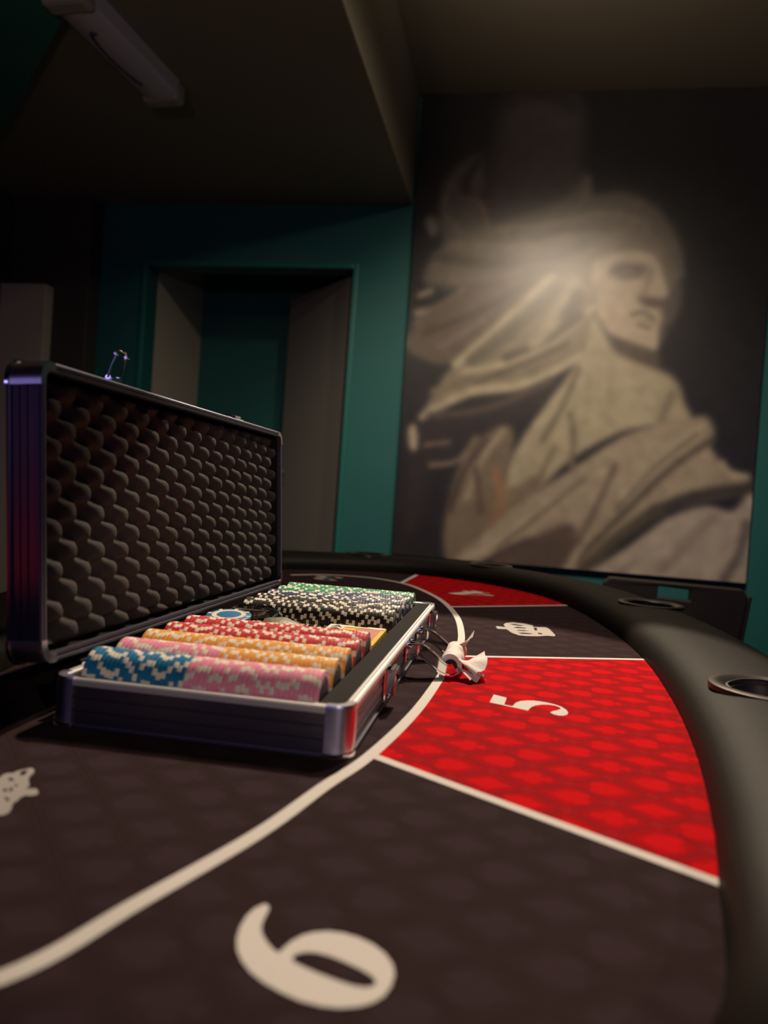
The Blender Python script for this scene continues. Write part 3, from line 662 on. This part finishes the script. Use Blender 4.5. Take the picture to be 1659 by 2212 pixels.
# egg-crate foam inside the lid
ny, nx = 200, 84
ys = np.linspace(0.0045, LL-0.0045, ny); xs = np.linspace(0.0045, LWD-0.0045, nx)
vs = []
for x in xs:
    for y in ys:
        wy = y-0.0115; ww = x+0.0065
        cv = math.cos(math.pi*(ww-0.1046+0.06*(wy-0.118))/0.0145)
        c = math.cos(2*math.pi*(wy-0.1115)/0.0376)*math.copysign(abs(cv)**0.7, cv)
        # checker lattice: bumps at both phases
        c2 = c; h = math.tanh(1.5*c2)/math.tanh(1.5)
        ed = min(1.0, min(x-0.0045, LWD-0.0045-x, y-0.0045, LL-0.0045-y)/0.006)
        nz = noise.noise(Vector((x*90, y*90, 3.1)))*0.0007
        vs.append(TL(x, y, 0.0025+ed*(0.0112+0.0062*h+nz-0.0015*max(0, 1-y/0.25)*x/0.2)))
m = MB(); m.add(vs, [(i*ny+j, i*ny+j+1, (i+1)*ny+j+1, (i+1)*ny+j) for i in range(nx-1) for j in range(ny-1)])
m.build('foam_lining', M['foam'], case, 180)
m = MB(); m.sweep_xy(rrect(LWD-0.009, LL-0.009, 0.005), [(0.0, 0.0025), (0.0018, 0.0025), (0.0018, LH-0.006), (0.0, LH-0.006)], lambda x, y, z: TL(x+0.0045, y+0.0045, z)); m.build('lid_liner', M['black_plastic'], case, 40)

# flocked tray with a groove for every row
CR, CT = 0.0191, 0.00329; ZCH = 0.0308
ROWY = [0.0264+0.0385*k for k in range(5)]+[0.3310+0.0400*k for k in range(5)]
X0 = 0.0160; X1 = X0+50*CT; ROWZ = [ZCH]*5+[0.0292]*5
def tray_z(y):
    z = 0.0255
    for ry in ROWY:
        d = abs(y-ry)
        if d < CR+0.0004: z = min(z, ROWZ[ROWY.index(ry)]-math.sqrt(max(0, (CR+0.0005)**2-d*d)))
    if ROWY[4]+0.024 < y < ROWY[5]-0.024: z = min(z, 0.016)
    return max(z, 0.0062)
yy = [0.003]+[0.003+(CL-0.006)*k/360 for k in range(1, 360)]+[CL-0.003]
m = MB(); vs = []; n = len(yy)
for x in (X0-0.0008, X1+0.0008):
    for y in yy: vs.append(T(x, y, tray_z(y)))
    for y in yy: vs.append(T(x, y, 0.0026))
fs = [(j, j+1, 2*n+j+1, 2*n+j) for j in range(n-1)]+[(n+j, 3*n+j, 3*n+j+1, n+j+1) for j in range(n-1)]
fs += [(j, n+j, n+j+1, j+1) for j in range(n-1)]+[(2*n+j, 2*n+j+1, 3*n+j+1, 3*n+j) for j in range(n-1)]
fs += [(0, 2*n, 3*n, n), (n-1, 2*n-1, 4*n-1, 3*n-1)]
m.add(vs, fs)
m.box((0.0026, 0.003, 0.0026), (X0-0.0009, CL-0.003, 0.0318), T); m.box((X1+0.0009, 0.003, 0.0026), (CW-0.0064, CL-0.003, 0.0318), T)
m.build('tray_insert', M['flock'], case, 40)
# hinges at the back edge
for y in (0.05, 0.26, 0.47):
    m = MB(); m.tube([T(-0.0030, y-0.012, CH+0.0005), T(-0.0030, y+0.012, CH+0.0005)], 0.0022, 10); m.build('hinge', M['chrome'], case, 40)
# draw latches on the front wall
for y in (at_x(832, 1485, 0.2135).y+0.0098, at_x(928, 1343, 0.2135).y+0.0098):
    lt = MB(); lt.box((CW+0.0004, y-0.0115, 0.0050), (CW+0.0022, y+0.0115, 0.0325), T); o = lt.build('latch', M['chrome'], case, bevel=0.0006)
    m = MB(); m.box((CW+0.0022, y-0.0085, 0.0120), (CW+0.0090, y-0.0070, 0.0310), T); m.box((CW+0.0022, y+0.0070, 0.0120), (CW+0.0090, y+0.0085, 0.0310), T)
    m.box((CW+0.0080, y-0.0085, 0.0105), (CW+0.0096, y+0.0085, 0.0318), T); m.build('latch_lever', M['chrome'], o, bevel=0.0005)
    m = MB(); m.tube([T(CW+0.0062, y-0.0105, 0.0305), T(CW+0.0062, y+0.0105, 0.0305)], 0.0019, 10); m.build('latch_pin', M['chrome'], o, 40)
    m = MB(); m.lathe([(0.0016, 0), (0.0026, 0.0008), (0.0016, 0.0016)], 12, lambda a, b, c, y=y: T(CW+0.0022+c, y+a, 0.0075+b)); m.build('rivet', M['chrome'], o, 40)
# latch hooks on the lid
def lid_hook(y, up):
    m = MB(); m.box((LWD+0.0004, y-0.0125, LH-0.012), (LWD+0.0020, y+0.0125, LH-0.001), TL); m.box((LWD+0.0018, y-0.0075, LH-0.0085), (LWD+0.0052, y+0.0075, LH-0.003), TL)
    o = m.build('latch_hook', M['chrome'], case, bevel=0.0008)
    m = MB(); hw = 0.0088; zc = LH-0.0058
    for s in (-1, 1): m.tube([TL(LWD+0.0040, y+s*hw*0.6, zc), TL(LWD+0.0040, y+s*hw, zc)], 0.0024, 10)
    if up:
        pts = [(0.004, -hw), (0.010, -hw*1.02), (0.018, -hw*0.92), (0.0235, -hw*0.80), (0.0255, -hw*0.62), (0.0258, 0), (0.0255, hw*0.62), (0.0235, hw*0.80), (0.018, hw*0.92), (0.010, hw*1.02), (0.004, hw)]
        m.tube([TL(LWD+a, y+b, zc+0.35*(a-0.004)) for a, b in pts], 0.00085, 8)
        m.tube([TL(LWD+0.0225, y-hw*1.15, zc+0.007), TL(LWD+0.0225, y-hw*0.7, zc+0.007)], 0.0012, 8); m.tube([TL(LWD+0.0225, y+hw*0.7, zc+0.007), TL(LWD+0.0225, y+hw*1.3, zc+0.007)], 0.0014, 8)
    else:
        pts = [(0.004, -hw), (0.0055, -hw), (0.0062, -hw*0.8), (0.0066, 0), (0.0062, hw*0.8), (0.0055, hw), (0.004, hw)]
        m.tube([TL(LWD+a, y+b, zc-4.2*(a-0.004)) for a, b in pts], 0.0010, 8)
    m.build('latch_bail', M['chrome'], o, 50)
lid_hook(at_x(262, 826, -0.012).y+0.0115, True); lid_hook(at_x(522, 908, -0.012).y+0.0115, False)
# handle: two brackets, two chrome arms and the grip
HX, HZ = 0.2560, 0.0118
hy = [at_x(884, 1428, 0.2165).y, at_x(907, 1388, 0.2165).y]
grip_y = (hy[0]-0.006, hy[1]+0.006)
hd = None
for i, y in enumerate(hy):
    m = MB(); m.box((0.2130, y-0.0110, 0.0130), (0.2152, y+0.0110, 0.0325)); m.box((0.2146, y-0.0068, 0.0205), (0.2250, y-0.0044, 0.0312)); m.box((0.2146, y+0.0044, 0.0205), (0.2250, y+0.0068, 0.0312))
    m.box((0.2228, y-0.0068, 0.0290), (0.2250, y+0.0068, 0.0312))
    o = m.build('handle_bracket', M['chrome'], case, bevel=0.0009)
    m = MB()
    for s in (-1, 1): m.lathe([(0.0005, -0.0022), (0.0030, -0.0016), (0.0034, 0.0), (0.0030, 0.0016), (0.0005, 0.0022)], 12, lambda a, b, c, s=s, y=y: (0.2160+a, y+s*0.0100+c, 0.0296+b))
    m.tube([(0.2205, y-0.0082, 0.0290), (0.2205, y+0.0082, 0.0290)], 0.0016, 10)
    m.build('bracket_pin', M['chrome'], o, 50)
    # arm: channel-shaped strap bending down to the grip
    cl = catmull([(0.2205, 0.0255), (0.2265, 0.0252), (0.2330, 0.0215), (0.2430, 0.0142), (0.2495, 0.0100), (0.2560, 0.0088), (0.2605, 0.0108)], 5, False)
    m = MB(); pr = []
    N = len(cl); vs = []
    for k, (x, z) in enumerate(cl):
        a, b = cl[max(k-1, 0)], cl[min(k+1, N-1)]; tx, tz = b[0]-a[0], b[1]-a[1]; ll = math.hypot(tx, tz); nx_, nz_ = -tz/ll, tx/ll
        for (dy, dn_) in ((-0.0036, -0.0060), (0.0036, -0.0060), (0.0036, 0.0056), (-0.0036, 0.0056), (-0.0036, 0.0046), (-0.0020, 0.0036), (-0.0020, -0.0036), (-0.0036, -0.0046)):
            vs.append((x+nx_*dn_, y+dy, z+nz_*dn_))
    fs = []
    for k in range(N-1):
        for q in range(8): fs.append((k*8+q, k*8+(q+1) % 8, (k+1)*8+(q+1) % 8, (k+1)*8+q))
    fs += [tuple(range(8)), tuple((N-1)*8+q for q in range(8))]
    m.add(vs, fs); m.build('handle_arm', M['chrome'], case, 40)
m = MB(); m.tube([(HX, hy[0]+0.0034, HZ), (HX, hy[1]-0.0034, HZ)], 0.0062, 16); m.build('handle_grip', M['black_plastic'], case, 40)

# tissue paper wrapped round the handle grip
wrap = thing('paper_wrap', (HX, (hy[0]+hy[1])/2, 0.0), 'white tissue paper tied round the handle of the chip case', 'paper wrap')
m = MB(); n = 28; y0, y1 = hy[0]+0.0048, hy[1]-0.0048; vs = []; NS = 26
for k in range(NS+1):
    y = y0+(y1-y0)*k/NS
    for q in range(n):
        th = 2*math.pi*q/n; r = 0.0100+0.0007*math.sin(3*th+y*160)+0.0006*noise.noise(Vector((math.cos(th)*2, math.sin(th)*2, y*150)))+0.0007*(abs(((y-y0)/(y1-y0)*3) % 1-0.5) > 0.42)
        r = min(r, 0.0112) if math.sin(th) < 0 else r
        vs.append((HX+r*math.cos(th), y, HZ+r*math.sin(th)))
m.add(vs, [(k*n+q, k*n+(q+1) % n, (k+1)*n+(q+1) % n, (k+1)*n+q) for k in range(NS) for q in range(n)]+[tuple(range(n)), tuple(NS*n+q for q in range(n))]); m.build('wrap_sleeve', M['paper'], wrap, 70)
def flap(pts_in, pts_out, name):
    """pleated fan of paper between an inner and an outer edge, given thickness"""
    m = MB(); A = catmull(pts_in, 4, False); Bq = catmull(pts_out, 4, False); n = len(A); R_ = 6; vs = []
    for s in (0.0, 0.0005):
        for i in range(n):
            for k in range(R_+1):
                t_ = k/R_; q = Vector(A[i]).lerp(Vector(Bq[i]), t_); q.z += s+0.0022*t_*math.sin(i*1.5+0.4); vs.append(q)
    W1 = R_+1; o2 = n*W1
    fs = []
    for i in range(n-1):
        for k in range(R_):
            a = i*W1+k; fs.append((a, a+1, a+W1+1, a+W1)); fs.append((o2+a, o2+a+W1, o2+a+W1+1, o2+a+1))
    for i in range(n-1):
        a = i*W1; fs.append((a, a+W1, o2+a+W1, o2+a)); a = i*W1+R_; fs.append((a, o2+a, o2+a+W1, a+W1))
    for k in range(R_): fs.append((k, o2+k, o2+k+1, k+1)); a = (n-1)*W1+k; fs.append((a, a+1, o2+a+1, o2+a))
    m.add(vs, fs); m.build(name, M['paper'], wrap, 60)
yb = hy[0]+0.010
flap([(HX+0.004, yb-0.004, 0.0200), (HX+0.009, yb, 0.0165), (HX+0.0105, yb+0.004, 0.012)], [(HX+0.024, yb-0.016, 0.0062), (HX+0.034, yb+0.000, 0.0150), (HX+0.030, yb+0.030, 0.0220)], 'paper_flap')
flap([(HX+0.006, yb-0.006, 0.0120), (HX+0.008, yb-0.004, 0.0100), (HX+0.010, yb-0.002, 0.0080)], [(HX+0.020, yb-0.024, 0.0028), (HX+0.028, yb-0.014, 0.0034), (HX+0.032, yb+0.004, 0.0050)], 'paper_flap')
yf = hy[1]-0.012
flap([(HX+0.002, yf-0.003, 0.0205), (HX+0.006, yf, 0.0195), (HX+0.009, yf+0.004, 0.0170)], [(HX+0.013, yf-0.010, 0.0255), (HX+0.017, yf+0.004, 0.0330), (HX+0.015, yf+0.018, 0.0300)], 'paper_flap')

# ================================================================== CHIPS
SEG = 48
def chip_mesh(col):
    h = CT/2-0.00003; R = CR
    prof = [(0.0005, -h), (0.0150, -h), (0.0156, -h+0.00012), (R-0.0006, -h), (R, -h+0.0005), (R, h-0.0005), (R-0.0006, h), (0.0156, h-0.00012), (0.0150, h), (0.0005, h)]
    m = MB(); n = SEG; vs = []
    for r, z in prof:
        for k in range(n): th = 2*math.pi*k/n; vs.append((r*math.cos(th), r*math.sin(th), z))
    m.add(vs, [])
    for i in range(len(prof)-1):
        for k in range(n):
            spot_ = 2 <= i <= 6 and (k % 6 in (0, 1))
            m.f.append((i*n+k, i*n+(k+1) % n, (i+1)*n+(k+1) % n, (i+1)*n+k)); m.m.append(2 if i in (0, 8) else (1 if spot_ else 0))
    m.f.append(tuple(range(n))[::-1]); m.m.append(2); m.f.append(tuple(9*n+k for k in range(n))); m.m.append(2)
    return m.mesh(col+'_poker_chip', [M['chip_'+col], M['cream'], M['inlay']], 30)
CM = {k: chip_mesh(k) for k in CHIPC}
ROWS = [['blue']*22+['pink']*28, ['pink']*24+['orange']*26, ['orange']*50, ['red']*50, ['red']*50, ['black']*50, ['black']*50, ['navy']*50, ['green']*22+['navy']*28, ['green']*50]
RN = ['blue and pink row', 'pink and orange row', 'all orange row', 'nearer red row', 'red row by card boxes', 'black row by card boxes']
ORD = ['zeroth', 'first', 'second', 'third', 'fourth', 'fifth', 'sixth', 'seventh', 'eighth', 'ninth', 'tenth', 'eleventh', 'twelfth', 'thirteenth', 'fourteenth', 'fifteenth', 'sixteenth', 'seventeenth', 'eighteenth', 'nineteenth']
TENS = {20: 'twent', 30: 'thirt', 40: 'fort', 50: 'fift'}
UNIT = ORD
def ordinal(n):
    if n < 20: return ORD[n]
    t_, u_ = n//10*10, n % 10
    return TENS[t_]+('ieth' if u_ == 0 else 'y-'+UNIT[u_])
def chip_matrix(ri, k):
    c = Vector(T(X0+(k+0.5)*CT, ROWY[ri], ROWZ[ri]+random.uniform(-0.00025, 0.00010)))
    zx = EX.normalized(); yx = Vector((0, 0, 1)).cross(zx).normalized(); up = Vector((0, 0, 1)); a = random.uniform(0, 2*math.pi)
    e1 = yx*math.cos(a)+up*math.sin(a); e2 = zx.cross(e1)
    return Matrix(((e1.x, e2.x, zx.x, c.x), (e1.y, e2.y, zx.y, c.y), (e1.z, e2.z, zx.z, c.z), (0, 0, 0, 1)))
for ri in range(6):
    for k, col in enumerate(ROWS[ri]):
        o = bpy.data.objects.new('poker_chip', CM[col]); COL.objects.link(o); o.matrix_world = chip_matrix(ri, k)
        n = 50-k
        pos = 'end chip on the handle side' if n == 1 else ('end chip on the lid side' if k == 0 else ordinal(n)+' from the handle end')
        tag(o, '%s poker chip, %s of the %s' % (col, pos, RN[ri]), 'poker chip', 'poker chips racked in the six nearer rows')
m = MB(); far_m = ['black', 'navy', 'green']; vs_all = []
acc = bmesh.new()
for ri in range(6, 10):
    for k, col in enumerate(ROWS[ri]):
        tmp = CM[col].copy(); off = far_m.index(col)*3; n0 = len(acc.faces)
        tmp.transform(chip_matrix(ri, k)); acc.from_mesh(tmp); acc.faces.ensure_lookup_table()
        for f_ in acc.faces[n0:]: f_.material_index += off
        bpy.data.meshes.remove(tmp)
fm = bpy.data.meshes.new('far_poker_chips'); acc.to_mesh(fm); acc.free()
for c in far_m:
    for q in (M['chip_'+c], M['cream'], M['inlay']): fm.materials.append(q)
o = bpy.data.objects.new('far_poker_chips', fm); COL.objects.link(o)
tag(o, 'four farthest rows of black, navy and green poker chips in the case', 'poker chips', kind='stuff')

# ================================================================== THINGS IN THE MIDDLE COMPARTMENT
def frame(o_, ax, ay):
    ax = Vector(ax).normalized(); az = ax.cross(Vector(ay)).normalized(); ay = az.cross(ax)
    return lambda x, y, z: tuple(o_+ax*x+ay*y+az*z)
def arcpts(cx, cy, r, a0, a1, n): return [(cx+r*math.cos(math.radians(a0+(a1-a0)*k/n)), cy+r*math.sin(math.radians(a0+(a1-a0)*k/n))) for k in range(n+1)]
def spade(cx, cy, s):
    P = [(0, 0.55), (0.12, 0.36), (0.32, 0.16), (0.44, -0.04), (0.40, -0.22), (0.24, -0.28), (0.08, -0.20), (0.14, -0.45), (-0.14, -0.45), (-0.08, -0.20), (-0.24, -0.28), (-0.40, -0.22), (-0.44, -0.04), (-0.32, 0.16), (-0.12, 0.36)]
    return [(cx+x*s, cy+y*s) for x, y in P]
def card_box(c0, ax, ay, w_, l_, h_, label, face):
    """c0 near-left corner of the top face"""
    fn = frame(Vector(c0), ax, ay); root = thing('card_box', fn(w_/2, l_/2, -h_), label, 'card box', 'card boxes in the chip case')
    m = MB(); m.box((0, 0, -h_), (w_, l_, -0.0002), fn); m.build('box_body', M['card_yellow'], root, bevel=0.0006)
    e = 0.0045
    if face:
        # thumb notch in the far edge, white far strip, index panel, checked field
        m = MB(); top = [(0.0, l_-0.0002), (0.0, l_-0.019), (0.040, l_-0.019), (w_-0.004, l_-0.0002)]
        nb = arcpts(w_*0.56, l_+0.003, 0.0085, -22, -158, 8)
        m.prism([[(0.001, l_-0.0002), (0.001, l_-0.030), (0.018, l_-0.030), (0.018, l_-0.010), (w_-0.001, l_-0.010), (w_-0.001, l_-0.0002)]+nb], 0.0, 0.0003, fn); m.build('index_panel', M['card_white'], root)
        m = MB(); m.prism([[(0.030, l_-0.016), (w_-e, l_-0.011), (w_-e, 0.006), (0.050, 0.006)]], 0.0, 0.00035, fn); m.build('checked_field', M['card_check'], root)
        m = MB(); x0, y0, s_ = 0.0045, l_-0.0165, 0.011
        m.prism([[(x0, y0), (x0+s_*0.2, y0), (x0+s_*0.3, y0+s_*0.25), (x0+s_*0.7, y0+s_*0.25), (x0+s_*0.8, y0), (x0+s_, y0), (x0+s_*0.58, y0+s_), (x0+s_*0.42, y0+s_)], [(x0+s_*0.36, y0+s_*0.4), (x0+s_*0.64, y0+s_*0.4), (x0+s_*0.5, y0+s_*0.78)]], 0.0003, 0.0005, fn); m.prism([spade(0.0100, l_-0.0235, 0.011)], 0.0003, 0.0005, fn); m.build('ace_index', M['ink'], root)
        m = MB(); m.prism([spade(0.033, l_-0.040, 0.024)], 0.0001, 0.0004, fn); m.build('ace_pip', M['ink'], root)
    else:
        m = MB(); m.prism([[(e, e), (w_-e, e), (w_-e, l_-e), (e, l_-e)]], 0.0, 0.0003, fn); m.build('checked_field', M['card_check'], root)
card_box((0.1290, 0.1985, 0.0338), (1, 0.022, 0.0), (-0.02, 1, 0.0), 0.0590, 0.0880, 0.0160, 'yellow card box with ace index and red check near the right edge of the case', True)
card_box((0.0262, 0.2050, 0.0350), (1, 0.03, 0.0), (-0.03, 1, 0.0), 0.0880, 0.0590, 0.0165, 'yellow card box lying under the clear acrylic disc', False)
# clear faceted disc
cc = Vector((0.0545, 0.2560, 0.0357)); n = 10
fn = lambda x, y, z: (cc.x+x, cc.y+y, cc.z+z)
m = MB(); m.lathe([(0.0235, 0.0), (0.0300, 0.0035), (0.0300, 0.0070), (0.0205, 0.0125)], n, fn)
tag(m.build('acrylic_disc', M['acrylic']), 'clear faceted acrylic disc lying on a card box in the case', 'card guard')
# blue dealer button
root = thing('dealer_button', (0.0400, 0.2085, 0.0352), 'blue and white round button leaning by the farther red chip row', 'button')
fnb = frame(Vector((0.0470, 0.2080, 0.0470)), (1, 0.0, 0.0), (0, 1, 0.12))
m = MB(); m.lathe([(0.0195, -0.004), (0.0210, -0.003), (0.0210, -0.0004), (0.0200, 0.0)], 40, fnb); m.build('button_body', M['button_blue'], root, 40)
m = MB(); m.lathe([(0.0115, 0.0), (0.0160, 0.0), (0.0160, 0.0004), (0.0115, 0.0004)], 40, fnb, close=True)
for k in range(8): 
    a = k*45; m.prism([[(0.0208*math.cos(math.radians(a-5)), 0.0208*math.sin(math.radians(a-5))), (0.0208*math.cos(math.radians(a+5)), 0.0208*math.sin(math.radians(a+5))), (0.0170*math.cos(math.radians(a+5)), 0.0170*math.sin(math.radians(a+5))), (0.0170*math.cos(math.radians(a-5)), 0.0170*math.sin(math.radians(a-5)))]], -0.0025, 0.0002, fnb)
m.build('button_print', M['card_white'], root, 40)
# pewter guard, tilted
pc = Vector((0.0965, 0.2160, 0.0415)); fnp = frame(pc, (1, 0.1, -0.10), (-0.1, 1, 0.16))
m = MB(); n = 26
prof = [(0.0005, -0.0025), (0.0150, -0.0028), (0.0170, -0.0015), (0.0172, 0.0005), (0.0150, 0.0016), (0.0090, 0.0030), (0.0005, 0.0040)]
m.lathe(prof, n, lambda x, y, z: fnp(x*(1+0.08*math.sin(5*math.atan2(y, x))), y*(1+0.08*math.sin(5*math.atan2(y, x))), z))
tag(m.build('metal_card_guard', M['pewter'], None, 40), 'dark pewter card guard with wavy edge beside the clear disc', 'card guard')
# black die with pips
def die(c, s, ang, label):
    root = thing('die', (c[0], c[1], c[2]-s/2), label, 'die')
    fnd = frame(Vector(c), (math.cos(ang), math.sin(ang), 0), (-math.sin(ang), math.cos(ang), 0))
    m = MB(); m.box((-s/2, -s/2, -s/2), (s/2, s/2, s/2), fnd); m.build('die_body', M['die'], root, bevel=s*0.09)
    m = MB()
    for x in (-0.25, 0.25):
        for y in (-0.28, 0.0, 0.28):
            m.lathe([(s*0.09, s*0.499), (s*0.09, s*0.506)], 12, lambda a, b, z, x=x, y=y: fnd(a+x*s, b+y*s, z))
    for x in (-0.25, 0.25):
        for y in (-0.25, 0.25): m.lathe([(s*0.09, s*0.499), (s*0.09, s*0.506)], 12, lambda a, b, z, x=x, y=y: fnd(a+x*s, -z, b+y*s))
    m.build('pips', M['card_white'], root)
die((0.1250, 0.2180, 0.0352), 0.0150, 0.12, 'black die with white pips left of the ace card box')
die((0.1180, 0.2700, 0.0240), 0.0150, 0.5, 'black die low in the tray in front of the black chips')

# ================================================================== CHAIR behind the table
CY = 1.62
a0 = at_y(1306, 1246, CY); a1 = at_y(1617, 1272, CY); zt = (a0.z+a1.z)/2
ch = thing('chair', ((a0.x+a1.x)/2, CY-0.20, ZF), 'dark brown chair with slotted backrest behind the right rail below the picture', 'chair')
s0 = at_y(1422, 1266, CY); s1 = at_y(1492, 1296, CY)
xa, xb = a0.x, a1.x; zb = ZF+0.46
m = MB(); m.prism([[(xa+0.015, zt), (xb-0.012, zt-0.004), (xb, zt-0.02), (xb-0.03, zb), (xa+0.03, zb), (xa, zt-0.015)], [(s0.x, s0.z), (s0.x, s1.z), (s1.x, s1.z-0.004), (s1.x, s0.z-0.004)]], 0.0, 0.035, lambda x, y, z: (x, CY+z, y)); m.build('backrest', M['chair'], ch, bevel=0.006)
m = MB(); m.tube([(xb+0.004, CY+0.016, zt-0.022), (xb-0.026, CY+0.016, zb)], 0.011, 10); m.build('edge_piping', M['chair_edge'], ch, 40)
m = MB(); m.box((xa+0.02, CY-0.42, ZF+0.41), (xb-0.02, CY+0.02, ZF+0.47)); m.build('seat', M['chair'], ch, bevel=0.015)
for x in (xa+0.05, xb-0.05):
    for y in (CY-0.38, CY):
        m = MB(); m.tube([(x, y, ZF), (x, y, ZF+0.42)], 0.014, 10); m.build('leg', M['steel'], ch, 40)
